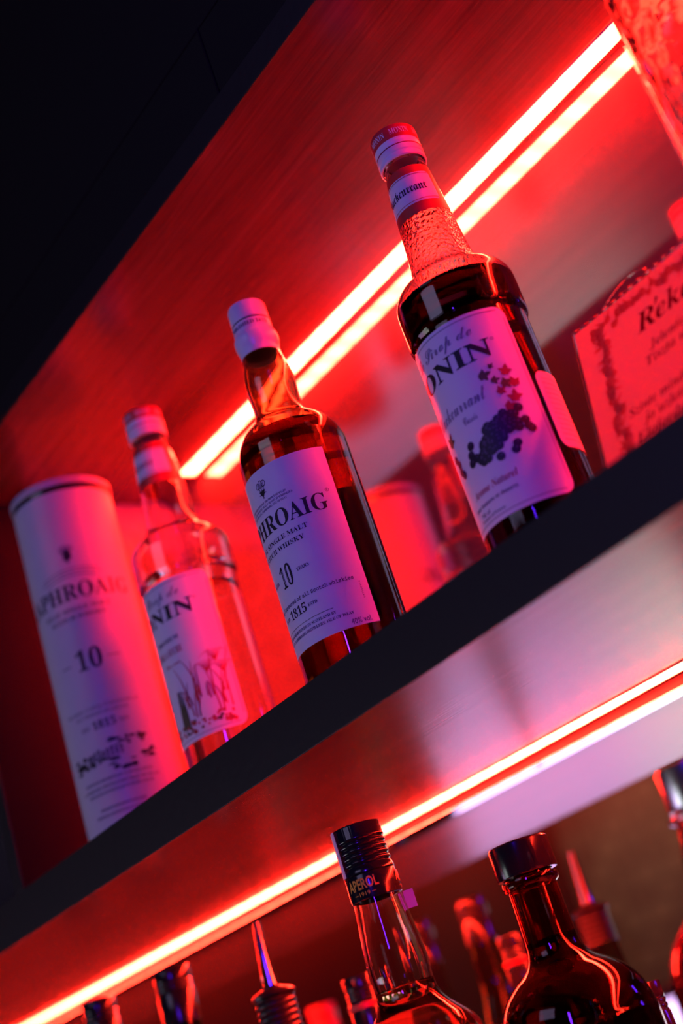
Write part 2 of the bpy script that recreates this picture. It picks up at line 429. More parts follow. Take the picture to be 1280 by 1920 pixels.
t = thing('mirror', 'long mirror behind the lower row of bottles with a metal strip along its top', 'mirror', ((SX0 + SX1) / 2, WL, ZL))
L = (SX1 - SX0) / 2
obj('glass', B(-L, L, 0, .006, .0005, ZM - ZL - .001), 'mirror', t, smooth=False)
tr_ = obj('metal_trim', B(-L, L, -.0125, -.0002, ZM - ZL - .0072, ZM - ZL - .0005), 'trimdark', t, smooth=False)
obj('polished_lip', B(-L, L, -.0128, -.0002, ZM - ZL - .0088, ZM - ZL - .0073, bev=.0004), 'chrome', tr_, smooth=False)
# upright panel at the left end of the bay
t = thing('upright_panel', 'upright side panel of the shelving, shade coloured onto its front part, left of the white tube', 'panel', (XP - .012, YF, ZS))
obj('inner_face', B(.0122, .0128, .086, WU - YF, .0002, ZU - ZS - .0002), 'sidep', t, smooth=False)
obj('panel', B(-.006, .012, .0015, WU - YF, .0002, ZU - ZS - .0002), 'sideb', t, smooth=False)  # front of the pale upright, coloured dark in place of the tube's shadow
obj('front_edge', B(-.006, .012, 0, .0014, .0002, ZU - ZS - .0002, bev=.0004), 'edge', t, smooth=False)

def led(x0, x1, y0, y1, z, label, em='led'):
    t = thing('led_strip', label, 'light strip', (x0, y0, z - .0018))
    obj('base_tape', B(0, x1 - x0, 0, y1 - y0, .0008, .0017), 'capw', t, smooth=False)
    bm = B(0, x1 - x0, .0004, y1 - y0 - .0004, .0003, .0007)
    obj('glowing_diffuser', bm, em, t, smooth=False)
led(-.985, SX1, .717, .735, ZU, 'glowing red LED strip under the upper shelf, behind the whisky and syrup bottles')
led(SX0, SX1, .7475, .7675, ZM, 'glowing red LED strip under the middle shelf, above the orange aperitif bottle', 'led_low')

# gallery rail on top of the upper shelf
t = thing('gallery_rail', 'thin dark wire rail on short posts along the top of the upper shelf', 'rail', (-.80, YF + .002, ZUT))
for x in (-1.02, -.53, -.004, .5):
    obj('post', tube(bmesh.new(), [(x + .271, .003, 0), (x + .271, .003, .062)], .0010), 'sideb', t)
obj('rail_wire', tube(bmesh.new(), [(-1.5, .003, .062), (1.2, .003, .062)], .0007), 'sideb', t)

# lit screen across the bar (added out of view to make the pale reflection on the glossy boards)
def emittermat():
    m = bpy.data.materials.new('added_emitter_light'); m.use_nodes = True; nt = m.node_tree; nt.nodes.clear()
    tc = nt.nodes.new('ShaderNodeTexCoord'); sp = nt.nodes.new('ShaderNodeSeparateXYZ'); mr = nt.nodes.new('ShaderNodeMapRange')
    mr.inputs[1].default_value = -.5; mr.inputs[2].default_value = .5
    rp = nt.nodes.new('ShaderNodeValToRGB'); rp.color_ramp.elements[0].color = (.74, .82, .80, 1); rp.color_ramp.elements[0].position = .35
    rp.color_ramp.elements[1].color = (.66, .42, .85, 1); rp.color_ramp.elements[1].position = .62
    e = nt.nodes.new('ShaderNodeEmission'); e.inputs[1].default_value = SCREEN; o = nt.nodes.new('ShaderNodeOutputMaterial'); L = nt.links.new
    L(tc.outputs['Object'], sp.inputs[0]); L(sp.outputs[0], mr.inputs[0]); L(mr.outputs[0], rp.inputs[0]); L(rp.outputs[0], e.inputs[0]); L(e.outputs[0], o.inputs[0])
    return m
SCREEN = 4.2
M['emitter'] = emittermat()
d = Vector((-.7, .62, 0)) - Vector((-1.92, -.85, 0))
t = thing('added_emitter', 'bright lilac-white screen on a stand, added across the bar for its pale reflection', 'emitter', (-1.92, -.85, -1.3), math.atan2(d.x, -d.y) + PI)
t.rotation_euler = (0, 0, math.atan2(d.y, d.x) + PI / 2)
obj('lit_panel', B(-.46, .46, -.021, -.0205, .80, 1.27), 'emitter', t, smooth=False)
obj('housing', B(-.49, .49, -.02, .02, .77, 1.30, bev=.004), 'black', t, smooth=False)
obj('stand', tube(bmesh.new(), [(0, 0, .02), (0, 0, .77)], .03, 16), 'black', t)
obj('foot', B(-.3, .3, -.2, .2, 0, .02, bev=.004), 'black', t, smooth=False)

# ------------------------------------------------------------------ whisky tube
tx, ty, tr, th = -.945, .559, .0425, .3045
t = thing('whisky_tube', 'tall white cylindrical gift tube printed LAPHROAIG 10, leftmost on the middle shelf', 'tube', (tx, ty, ZS))
tb_ = obj('body', lathe([(0, .0005), (tr - .001, .0005), (tr, .0015), (tr, .2925), (0, .2925)], 96), 'card', t)
obj('base_rim', lathe([(tr + .0001, .0002), (tr + .0008, .0008), (tr + .0008, .004), (tr + .0001, .0045)], 96), 'silver', t)
obj('dark_band', lathe([(0, .2926), (tr - .0006, .2926), (tr - .0006, .2975), (0, .2975)], 96), 'black', t)
obj('lid', lathe([(0, .2976), (tr + .0003, .2976), (tr + .0009, .2984), (tr + .0009, .3032), (tr, .3042), (tr - .003, .3042), (tr - .004, .302), (0, .302)], 96), 'rimgrey', t)
p = Print(); c0 = 46
def crest(p, cx, z0, z1, kx, mi=0):
    h = z1 - z0
    for dx, s in ((-.55, .8), (.55, .8), (0, 1.0)):
        p.ring(cx + dx * kx, z0 + h * (.62 + .14 * s), .42 * kx, h * .22 * s, h * .035, mi, 1, 14, tx=.09 * kx)
        p.stroke([(cx + dx * kx * .9, z0 + h * .62), (cx + dx * kx * .5, z0 + h * .4), (cx, z0 + h * .1)], .07 * kx, h * .025, mi)
        p.stroke([(cx + dx * kx, z0 + h * .6), (cx + dx * kx, z0 + h * .88)], .05 * kx, h * .02, mi)
    for i in range(7):
        a = -1 + 2 * i / 6
        p.stroke([(cx + a * .5 * kx, z0 + h * .42), (cx + a * .25 * kx, z0 + h * .2), (cx - a * .15 * kx, z0)], .08 * kx, h * .03, mi)
    p.rect(cx - .7 * kx, cx + .7 * kx, z0 + h * .22, z0 + h * .26, mi)
crest(p, c0 + 5, .226, .243, 8); p.disc(c0 + 5, .233, 5, .005, 0, 1, 12, .25)
for k, (wd, z) in enumerate(((33, .2165), (36, .2135), (30, .2105))):
    q = [(c0 + 3 + wd * a / 8, z + .004 * cos(a / 8 * 1.4)) for a in range(-8, 9)]
    vs = []; fs = []
    for x, zz in q: vs += [(x, zz), (x, zz + .0009)]
    for i in range(16): fs.append((2 * i, 2 * i + 2, 2 * i + 3, 2 * i + 1))
    p.items.append((vs, fs, 1, 1))
p.text('LAPHROAIG', -28, 115, .1945, .0135, 'bold')
p.text('ISLAY SINGLE MALT', c0 - 40, c0 + 40, .1845, .0034, 'bold'); p.text('SCOTCH WHISKY', c0 - 33, c0 + 33, .1775, .0034, 'bold')
p.build('name_print', ['ink', 'grey'], tb_, cylwrap(tr, .00004)); p = Print()
p.text('10', 33, 62, .1335, .0165, 'bold'); p.rect(13, 26, .1405, .1412); p.rect(68, 82, .1405, .1412)
p.build('age_print', ['ink', 'grey'], tb_, cylwrap(tr, .00004)); p = Print()
p.text('The most richly flavoured of', c0 - 43, c0 + 43, .1010, .0024, 'mono'); p.text('all Scotch whiskies', c0 - 30, c0 + 30, .0958, .0024, 'mono')
p.text('1815', 34, 60, .0845, .0062, 'bold'); p.text('ESTD', 20, 30, .0858, .0026, 'mono'); p.text('ESTD', 64, 74, .0858, .0026, 'mono')
for i in range(46):      # ink drawing of the distillery on the shore
    x = random.uniform(0, 92); z = .0575 + .006 * sin(x / 14) + random.uniform(-.004, .004)
    p.disc(x, z, random.uniform(1.5, 6), random.uniform(.0004, .0014), 0, 1, 9, .4)
for i in range(10): p.disc(random.uniform(0, 30), random.uniform(.055, .067), random.uniform(2, 5), random.uniform(.001, .0022), 0, 1, 9, .4)
for i in range(16): p.disc(random.uniform(50, 92), random.uniform(.066, .075), random.uniform(2, 6), random.uniform(.0005, .0013), 0, 1, 9, .4)
for i in range(8):
    x = 22 + i * 5; p.rect(x, x + 3.4, .0605, .0645 + .001 * (i % 3), 1, 2); p.poly([(x - .4, .0645 + .001 * (i % 3)), (x + 3.8, .0645 + .001 * (i % 3)), (x + 1.7, .067 + .001 * (i % 3))], 0, 2)
for z, a in ((.0435, 40), (.0385, 46), (.0340, 38), (.0215, 26), (.0165, 33)):
    p.text('DISTILLED AND BOTTLED IN SCOTLAND BY' if a != 46 else 'LAPHROAIG DISTILLERY ISLE OF ISLAY', c0 - a, c0 + a, z, .0020, 'bold')
p.build('landscape_print', ['ink', 'grey'], tb_, cylwrap(tr, .00004))

# ------------------------------------------------------------------ syrup bottles
SYR = spline([(.0330, 0.0), (.0352, .0015), (.0360, .005)], 3) + spline([(.0360, .010), (.0360, .158), (.0361, .1605), (.0378, .1635), (.0381, .167)], 4) \
    + spline([(.0381, .172), (.0381, .186), (.0372, .1925), (.0335, .1985), (.0275, .2030), (.0232, .2075), (.0206, .2145), (.0193, .2250), (.0184, .2360), (.0175, .2480), (.0166, .2600), (.0156, .2720), (.0147, .2810), (.0138, .2870), (.0134, .2900)], 4)
LIP = [(.0134, .2905), (.0142, .2915), (.0142, .2940), (.0133, .2950), (.0133, .3120), (.0128, .3130)]
def syrup(x, y, label, liq, level, gm, front, kr=1.0):
    t = thing('syrup_bottle', label, 'bottle', (x, y, ZS))
    outer = [(r * kr, z) for r, z in SYR] + LIP
    gl = obj('glass', bottle_glass(outer), gm, t)
    obj('syrup', liquid(outer, level), liq, t)
    cap = obj('cap', lathe([(.0105, .3168), (.0140, .3168), (.0150, .3155), (.0152, .3060), (.0149, .3056), (.0149, .3048), (.0155, .3042), (.0155, .3030), (.0150, .3022), (.0150, .3008), (.0156, .3000), (.0156, .2966), (.0150, .2960), (.0150, .2948), (.0156, .2942), (.0156, .2922), (.0149, .2915), (.0144, .2915), (.0144, .3120), (0, .3120), (0, .3168)], 96), 'capw', t)
    obj('red_band', lathe([(.01525, .3062), (.0155, .3064), (.0154, .3152), (.0151, .3162)], 96), 'capr', cap)
    obj('tear_groove', lathe([(.01505, .3006), (.0155, .3007), (.0155, .3012), (.01505, .3013)], 96), 'wine', cap)
    pc = Print()
    for a in range(-150, 180, 62): pc.text('MONIN', a, a + 48, .3088, .0042, 'bold')
    pc.build('cap_print', ['capw'], cap, cylwrap(.0155, .00005))
    # neck label
    nprof = [(r * kr, z) for r, z in SYR]
    nl = sheet('neck_label', 'redlab', t, nprof, -112, 112, .2460, .2830, 0, rows=8, th=.0002)
    nw = sheet('white_panel', 'white', nl, nprof, -70, 92, .2535, .2765, .002, rows=6, th=.0001, base=.00026)
    pn = Print()
    for z in (.2548, .2750): pn.rect(-68, 90, z, z + .0004, 1)
    pn.text(front['neck'], front.get('n0', -52), front.get('n1', 72), .2622, .0066, 'fraktur', front.get('nm', 0))
    pn.build('neck_print', ['ink', 'redink'], nl, cylwrap(nprof, .0005))
    # front label
    R0 = .0360 * kr
    fl = sheet('front_label', 'white', t, R0, -78, 78, .0335, .1580, .007, th=.00025, base=.0003)
    p = Print()
    k = 180 / PI / R0
    for dx, wd in ((2, .0005),):
        p.rect(-70, 70, .1552, .1557, 1); p.rect(-70, 70, .0362, .0367, 1); p.rect(-75.4, -74.6, .042, .150, 1); p.rect(74.6, 75.4, .042, .150, 1)
    p.text('Le Sirop de', -38, 41, .1440, .0068, 'script', 1)
    p.text('MONIN', -70, 53, .1275, .0112, 'bold', 0, off=.006); p.ring(56, .1375, 1.6, .001, .0003, 0, 1, 12, tx=.5)
    front['art'](p)
    p.build('label_print', front['ms'], fl, cylwrap(R0, .00065), step=3)
    # back label
    if liq == 'syrup': return t
    bl = sheet('back_label', 'white', t, R0, 84, 140, .0620, .1130, .006, th=.00025, base=.0003)
    pb = Print()
    for i in range(13): pb.text(random.choice(['Sirup mit Fruchtgeschmack', 'Ingredients sugar water', 'Szirup fogyasztas elott', 'Producteur de sirops']), 90, 90 + random.uniform(34, 44), .1075 - i * .0034, .0013, 'plain', 0)
    pb.build('back_print', ['grey'], bl, cylwrap(R0, .0006), step=6)
    return t
def art_currant(p):
    p.text('Blackcurrant', -44, 33, .1032, .0085, 'script', 1); p.text('Cassis', 2, 18, .0945, .0045, 'script', 1)
    def leaf(x, z, s, a, mi):
        for k, (q, f) in enumerate(((0, 1.0), (70, .85), (-70, .85), (140, .6), (-140, .6))):
            an = R(a + q); L_ = s * f * 1.25
            p.poly([(x, z), (x + 1600 * .62 * L_ * cos(an - .45), z + .62 * L_ * sin(an - .45)), (x + 1600 * L_ * cos(an), z + L_ * sin(an)), (x + 1600 * .62 * L_ * cos(an + .45), z + .62 * L_ * sin(an + .45))], mi, 1 + .05 * k)
        p.disc(x, z, s * .62 * 1600, s * .62, mi, 1, 12, .2)
    for x, z, s, a, mi in ((36, .1165, .0042, 10, 2), (45, .1205, .0022, 40, 2), (44, .1115, .0030, 0, 2), (56, .1150, .0042, 70, 3), (52, .1075, .0042, 20, 2), (61, .1065, .0040, 110, 3), (46, .1040, .0036, 30, 3), (56, .0975, .0048, 80, 3), (48, .0930, .0040, 10, 3), (-26, .0935, .0050, 60, 2)):
        leaf(x, z, s, a, mi)
    bs = []
    for i in range(60):
        f = random.random(); x = 6 + 46 * f + random.uniform(-8, 8); z = .0765 + .010 * f + random.uniform(-.0065, .0055) - (.004 if f < .2 else 0)
        bs.append((x, z))
    bs += [(x, z) for x, z in ((0, .082), (-3, .077), (2, .0735), (-5, .0725), (25, .0668), (40, .0672), (43, .0705), (58, .0785), (60, .0765), (-27, .0745), (-26, .0790), (-30, .0830), (-23, .0715), (40, .0905), (46, .0885), (34, .0885))]
    for i, (x, z) in enumerate(bs):
        p.disc(x, z, 4.3, .0027, 4, 1 + (i % 5) * .25, 14); p.disc(x + 1.2, z + .0009, 1.1, .0006, 5, 2.4, 8)
    p.text('Arome Naturel', -20, 34, .0528, .0042, 'bolditalic', 6); p.text('pour boissons et desserts', -26, 30, .0462, .0026, 'plain', 0)
    p.text('70 cl', -20, -6, .0412, .0022); p.text('Product of France', -22, 12, .0385, .0018)
def art_cane(p):
    p.text('PREMIUM', -12, 26, .1115, .0030, 'bold'); p.text('CANNE A SUCRE', -26, 27, .1010, .0050, 'bold', 6); p.text('Pure cane', -6, 20, .0930, .0030, 'script', 6)
    for i in range(26):
        x = random.uniform(14, 66); z = .045 + random.uniform(0, .02); n = 7; lean = random.uniform(-14, 14); h = random.uniform(.014, .045)
        p.stroke([(x + lean * (j / n) ** 1.6, z + h * (j / n) - .006 * (j / n) ** 3) for j in range(n + 1)], 1.0, .0007, 7 if i % 3 else 3)
    for cx, cz in ((60, .085), (48, .078), (66, .075)):
        for a in range(-4, 5): p.stroke([(cx, cz), (cx + a * 2.2, cz + .009), (cx + a * 4.6, cz + .010 - abs(a) * .0012)], .45, .0003, 7)
    for i in range(14):
        x = -34 + random.uniform(-8, 10); p.stroke([(x, .040), (x + 1, .055), (x + random.uniform(-5, 9), .070 + random.uniform(0, .014))], 1.6, .0010, 8)
    for i in range(9):
        x = 2 + random.uniform(-6, 12); p.stroke([(x, .044), (x + 1, .058), (x + random.uniform(-2, 5), .066 + random.uniform(0, .008))], 2.4, .0013, 8)
    for i in range(60): p.disc(random.uniform(-34, 66), .0430 + random.uniform(-.004, .005), random.uniform(1, 3), random.uniform(.0008, .002), 6 if i % 4 else 8, 1 + i % 3 * .3, 9, .2)
fms = ['ink', 'grey', 'leaf', 'wine', 'grape', 'grapehi', 'redink', 'redink', 'leaf']
syrup(-.478, .587, 'blackcurrant syrup bottle, full of near-black syrup, white label with dark berries', 'currant', .1885, 'pebble', dict(neck='Blackcurrant', art=art_currant, ms=fms))
syrup(-.823, .5795, 'clear cane sugar syrup bottle standing between the white tube and the whisky bottle', 'syrup', .150, 'clear', dict(neck='Canne', n0=-20, n1=50, nm=1, art=art_cane, ms=fms), 1.03)

# ------------------------------------------------------------------ whisky bottle
WB = spline([(.0335, 0.0), (.0362, .0015), (.0375, .006)], 3) + spline([(.0375, .012), (.0375, .155), (.0374, .162), (.0366, .1695), (.0345, .1765), (.0305, .1832), (.0250, .1883), (.0205, .1920), (.0178, .1965), (.0168, .2030), (.0170, .2110), (.0176, .2190), (.0174, .2260), (.0163, .2330), (.0147, .2400), (.0138, .2460), (.0134, .2520)], 5) + [(.0134, .262), (.0130, .2640)]
t = thing('whisky_bottle', 'green glass whisky bottle with white LAPHROAIG 10 label and white capsule', 'bottle', (-.632, .5555, ZS))
obj('glass', bottle_glass(WB), 'olive', t)
obj('whisky', liquid(WB, .1775), 'whisky', t)
cap = obj('capsule', lathe(spline([(.01395, .2440), (.0140, .2455), (.0142, .2490), (.0152, .2530), (.0156, .2570), (.0152, .2600), (.0143, .2620), (.0139, .2650)], 4) + [(.0138, .2700), (.0134, .2704), (.0134, .2716), (.0138, .2720), (.0136, .2838), (.0128, .2856), (.0, .2858), (0, .2650), (.01365, .2648), (.01365, .2440)], 96), 'capw', t)
obj('groove_line', lathe([(.0134, .2705), (.0136, .2706), (.0136, .2714), (.0134, .2715)], 96), 'ink', cap)
pc = Print(); pc.text('ESTABLISHED 1815', -50, 100, .2652, .0028, 'bold'); pc.text('ESTABLISHED 1815', 130, 280, .2652, .0028, 'bold')
pc.build('capsule_print', ['ink'], cap, cylwrap(.0139, .00012))
fl = sheet('front_label', 'white', t, .0375, -79, 79.5, .0268, .1508, 0)
p = Print()
crest(p, 4.3, .1308, .1442, 7.5)
for s, a, z in (('BY APPOINTMENT TO H.R.H. THE PRINCE OF WALES', 31, .1276), ('DISTILLER OF SINGLE MALT SCOTCH WHISKIES', 37, .1252), ('D. JOHNSTON & CO., (LAPHROAIG), ISLE OF ISLAY', 30, .1228)):
    p.text(s, -a, a, z, .0014, 'bold', 1)
p.text('LAPHROAIG', -66.5, 66.5, .1072, .0114, 'bold')
p.ring(69.5, .1197, 2.0, .0013, .0002, 0, 1, 18, tx=.35); p.text('R', 68.6, 70.5, .1190, .0014)
p.text('ISLAY SINGLE MALT', -41, 41, .0990, .0031, 'bold'); p.text('SCOTCH WHISKY', -34.5, 34.5, .0928, .0031, 'bold')
p.text('10', -8.5, 9.8, .0690, .0138, 'bold'); p.rect(-3.5, -3.1, .0712, .0810, 2, 2)
p.ring(4.6, .0759, 2.6, .0052, .0002, 2, 2, 20, tx=.3)
p.text('AGED', -30, -15.5, .0746, .0023, 'bold'); p.text('YEARS', 16, 30.4, .0746, .0023, 'bold')
p.text('The most richly flavoured of all Scotch whiskies', -67, 67, .0570, .0022, 'mono', 0, off=.012)
p.text('1815', -11.5, 14, .0482, .0058, 'bold'); p.text('ESTD', 16.5, 27.3, .0500, .0021, 'bold'); p.text('ESTD', -27, -15, .0500, .0021, 'bold')
p.rect(-40, 40, .0424, .0427)
p.text('DISTILLED AND BOTTLED IN SCOTLAND BY', -41.5, 41.5, .0385, .0018, 'bold'); p.text('D. JOHNSTON & CO., LAPHROAIG DISTILLERY, ISLE OF ISLAY', -57.4, 57.4, .0350, .0018, 'bold')
p.text('40% vol.', 52.2, 72.3, .0283, .0036, 'plain', 1); p.vtext('L4TLL0114', 72.2, .0436, .0550, 1.6, 'plain', 1)
p.build('label_print', ['ink', 'navy', 'white'], fl, cylwrap(.0375, .00028))
bl = sheet('back_label', 'white', t, .0375, 140, 220, .030, .140, .003)

# ------------------------------------------------------------------ menu card in its plastic sleeve
t = thing('name_card', 'backlit paper card headed Reka with a rose border, in a clear sleeve at right', 'card', (-.4169, .5712, ZS + .0006))
sl = math.atan(.232); ct, st_ = cos(sl), sin(sl)
CW, CH, CS = .104, .1245, 1.10
def cardwrap(u, v, off):          # u along the shelf, v down from the top edge (negative)
    w_ = .0012 * sin(u * 45) * (1 + v / CH)
    s = CH + v
    return (u, s * st_ - off * ct + w_ * ct - .0003, s * ct + off * st_)
bm = bmesh.new(); N, K = 30, 12
g = [[bm.verts.new(cardwrap(CW * i / N, -CH * j / K, 0)) for i in range(N + 1)] for j in range(K + 1)]
for j in range(K):
    for i in range(N): bm.faces.new((g[j][i], g[j][i + 1], g[j + 1][i + 1], g[j + 1][i]))
ob = obj('paper', bm, 'paper', t)
p = Print()
p.text('Reka', .0385, .0385 + .040, -.0270, .0105, 'bolditalic', 0, shear=0); p.stroke([(.0552, -.0150), (.0542, -.0168), (.0530, -.0188)], .0010, .0010, 0)
p.text('Jelentese:', .0430, .0430 + .032, -.0393, .0047, 'bolditalic', 0); p.stroke([(.0640, -.0337), (.0632, -.0352)], .0003, .0003, 0)
p.text('Tiszta u', .0392, .0392 + .0265, -.0464, .0047, 'bolditalic', 0); p.stroke([(.0655, -.0408), (.0647, -.0423)], .0003, .0003, 0)
p.text('Szinte minden', .0210, .0210 + .044, -.0662, .0047, 'bolditalic', 0)
p.text('jo uzleti e', .0285, .0285 + .034, -.0737, .0047, 'bolditalic', 0); p.stroke([(.0330, -.0682), (.0322, -.0697)], .0003, .0003, 0)
for dx in (0, .0012): p.disc(.0378 + dx, -.0690, .0004, .0004, 0, 1, 8)
p.text('Elofordul', .0220, .0220 + .036, -.0812, .0047, 'bolditalic', 0)
def rose(x, z, s):
    p.disc(x, z, s, s, 1, 1, 12, .25)
    for i in range(3): p.ring(x + random.uniform(-.2, .2) * s, z + random.uniform(-.2, .2) * s, s * (.8 - .22 * i), s * (.8 - .22 * i), s * .09, 2, 1.5 + .2 * i, 12, random.uniform(0, 90), random.uniform(220, 330))
for i in range(38):
    z = -.010 - i * .0027
    rose(.0150 + random.uniform(-.0035, .0035), z, random.uniform(.0016, .0030))
    for k in range(2):
        a = random.uniform(0, 2 * PI); p.stroke([(.0155, z), (.0155 + .003 * cos(a), z + .003 * sin(a)), (.0155 + .0062 * cos(a), z + .0058 * sin(a))], .0011, .0011, 1, 1.3)
for i in range(22):
    x = .012 + i * .0036; z = -.0085 + random.uniform(-.0028, .0028)
    rose(x, z, random.uniform(.0018, .0032))
    a = random.uniform(0, 2 * PI); p.stroke([(x, z), (x + .003 * cos(a), z + .003 * sin(a)), (x + .0062 * cos(a), z + .0058 * sin(a))], .0011, .0011, 1, 1.3)
p.items = [([(x * CS, z * CS) for x, z in vs], fs, mi, ly) for vs, fs, mi, ly in p.items]
p.build('card_print', ['cardink', 'flower', 'flower2'], ob, lambda u, v, o: cardwrap(u, v, o + .0002), step=.005, eps=.00008)
# sleeve: a thin clear envelope with a welded, crinkled top edge
bm = bmesh.new(); N = 60
def sl_pt(i, j, side):
    u = -.0015 + (CW + .003) * i / N; v = .0010 - (CH + .0010) * j / 8
    wob = .0006 * sin(i * 1.7) * (1 - j / 8)
    return cardwrap(u, min(v, .0012) + (.0012 * abs(sin(i * .8)) if j == 0 else 0), side * .0011 + wob)
F = [[bm.verts.new(sl_pt(i, j, 1)) for i in range(N + 1)] for j in range(9)]
K2 = [[bm.verts.new(sl_pt(i, j, -1)) for i in range(N + 1)] for j in range(9)]
for G in (F, K2):
    for j in range(8):
        for i in range(N): bm.faces.new((G[j][i], G[j][i + 1], G[j + 1][i + 1], G[j + 1][i]))
for i in range(N): bm.faces.new((F[0][i], F[0][i + 1], K2[0][i + 1], K2[0][i])); bm.faces.new((F[8][i], F[8][i + 1], K2[8][i + 1], K2[8][i]))
for j in range(8): bm.faces.new((F[j][0], F[j + 1][0], K2[j + 1][0], K2[j][0])); bm.faces.new((F[j][N], F[j + 1][N], K2[j + 1][N], K2[j][N]))
obj('sleeve', bm, 'sleeve', t)
pts = [cardwrap(.0235 + .036 * i / 16, .0030 * 0 + (.0058 * sin(PI * i / 16) ** .7 if 0 < i < 16 else 0) - (.006 if i == 0 else 0) + .004 * i / 16, .0012) for i in range(17)]
obj('sleeve_flap', tube(bmesh.new(), pts, .0005, 8), 'sleeve', t)

# ------------------------------------------------------------------ hammered glass decanter, right edge
t = thing('decanter', 'tall clear hammered-glass decanter glowing red at the upper right corner', 'decanter', (-.262, .603, ZS))
DP = spline([(.040, 0), (.0435, .003), (.045, .010)], 3) + [(.045, .02 + .0085 * i) for i in range(32)] + spline([(.045, .290), (.043, .298), (.036, .305), (.024, .311), (.016, .317), (.015, .326), (.017, .330)], 3)
bm = bottle_glass(DP, .005, .014, 72)
for v in bm.verts:
    h = math.hypot(v.co.x, v.co.y)
    if h > .012 and .012 < v.co.z < .290:
        a = math.atan2(v.co.y, v.co.x); f = 1 + .022 * sin(a * 13 + (int(v.co.z / .017) % 2) * PI) * sin(v.co.z * 185)
        v.co.x *= f; v.co.y *= f
obj('body', bm, 'hammer', t)
obj('stopper', lathe(spline([(0, .318), (.010, .319), (.0105, .331), (.019, .333), (.021, .341), (.012, .3505), (0, .352)], 3), 48), 'clear', t)

# ------------------------------------------------------------------ lower row of bottles (z measured from the counter)
def P(*pts): return [(r, z - ZL) for r, z in pts]
def ridges(r, z0, z1, n, d):
    out = []
    for i in range(n * 6 + 1):
        z = z0 + (z1 - z0) * i / (n * 6); out.append((r - d + d * abs(cos(PI * i / 6)), z))
    return out
def knurl(bm, z0, z1, n, d):
    for v in bm.verts:
        if z0 <= v.co.z <= z1:
            a = math.atan2(v.co.y, v.co.x); h = math.hypot(v.co.x, v.co.y); f = 1 - d * (.5 + .5 * cos(a * n)) / max(h, .004); v.co.x *= f; v.co.y *= f
    return bm
zz = -ZL
# aperitif bottle
t = thing('aperitif_bottle', 'clear bottle of orange-red aperitif with black APEROL neck sleeve', 'bottle', (-.683, .553, ZL))
AO = spline(P((.038, ZL), (.041, ZL + .002), (.042, ZL + .008)), 3) + spline(P((.042, -.125), (.042, -.035), (.0415, -.008), (.0395, .010), (.0345, .0205), (.0280, .0272), (.0228, .0330), (.0193, .0400), (.0186, .0480), (.0192, .0570), (.0186, .0690), (.0174, .0800), (.0160, .0930), (.0151, .1040), (.0140, .1160)), 5) + P((.0135, .118), (.0135, .140), (.0125, .142))
obj('glass', bottle_glass(AO, .0026), 'clear', t)
obj('aperitif', liquid(AO, .0455 - ZL, .0026), 'spritz', t)
cp = obj('cap', knurl(lathe(P((0, .1455), (.0150, .1455), (.0156, .1445)) + [(r, z) for r, z in P((.0156, .1375))] + [(r, z - ZL) for r, z in ridges(.0158, .1370, .1185, 5, .0011)] + P((.0162, .1180), (.0163, .1155), (.0156, .1150), (.0144, .1150), (.0144, .1410), (0, .1410)), 180), .1378 + zz, .1448 + zz, 60, .0003), 'black', t)
sv = obj('sleeve', lathe(P((.01545, .0995), (.01590, .0995), (.0164, .1000), (.0165, .1060), (.0162, .1145), (.0160, .1149), (.01545, .1149)), 96), 'black', t)
p = Print()
for a in (-9, 111, 231):
    p.text('APEROL', a, a + 73, .1060 + zz, .0062, 'plain', 0, off=.025); p.text('1919', a + 25, a + 50, .1018 + zz, .0024, 'plain', 0)
    p.rect(a + 12, a + 21, .1028 + zz, .1031 + zz); p.rect(a + 54, a + 63, .1028 + zz, .1031 + zz)
p.build('sleeve_print', ['orange'], sv, cylwrap(.0165, .0002))
st = sheet('tax_strip', 'white', t, .0163, -44, -10, .1160 + zz, .1452 + zz, 0, base=.0002)
o = obj('neck_tab', B(.0160, .0225, -.0002, .0002, .0880 + zz, .0990 + zz), 'purple', t, smooth=False); o.rotation_euler = (0, 0, R(48))

# big round dark rum bottle
t = thing('rum_bottle', 'round-shouldered dark bottle with black cap in the lower row, beside the aperitif', 'bottle', (-.619, .620, ZL))
RO = spline(P((.042, ZL), (.0455, ZL + .002), (.047, ZL + .008)), 3) + spline(P((.0475, -.125), (.0475, -.020), (.0468, -.004), (.0440, .0080), (.0385, .0170), (.0310, .0240), (.0235, .0290), (.0187, .0335), (.0166, .0400), (.0160, .0500), (.0157, .0650), (.0155, .0760)), 5) + P((.0175, .0775), (.0182, .0800), (.0175, .0825), (.0150, .0832), (.0150, .0950), (.0140, .0960))
obj('glass', bottle_glass(RO, .003), 'dkglass', t)
obj('rum', liquid(RO, .045 - ZL, .003), 'rum', t)
obj('cap', lathe(P((0, .1045), (.0182, .1045), (.0192, .1035), (.0195, .0860), (.0190, .0845), (.0160, .0845), (.0160, .0970), (0, .0970)), 96), 'black', t)
p = Print(); p.rect(-20, 60, -.075 + zz, -.02 + zz, 0)
lb = sheet('front_label', 'redlab', t, .0475, -60, 60, .025, .105, .004)

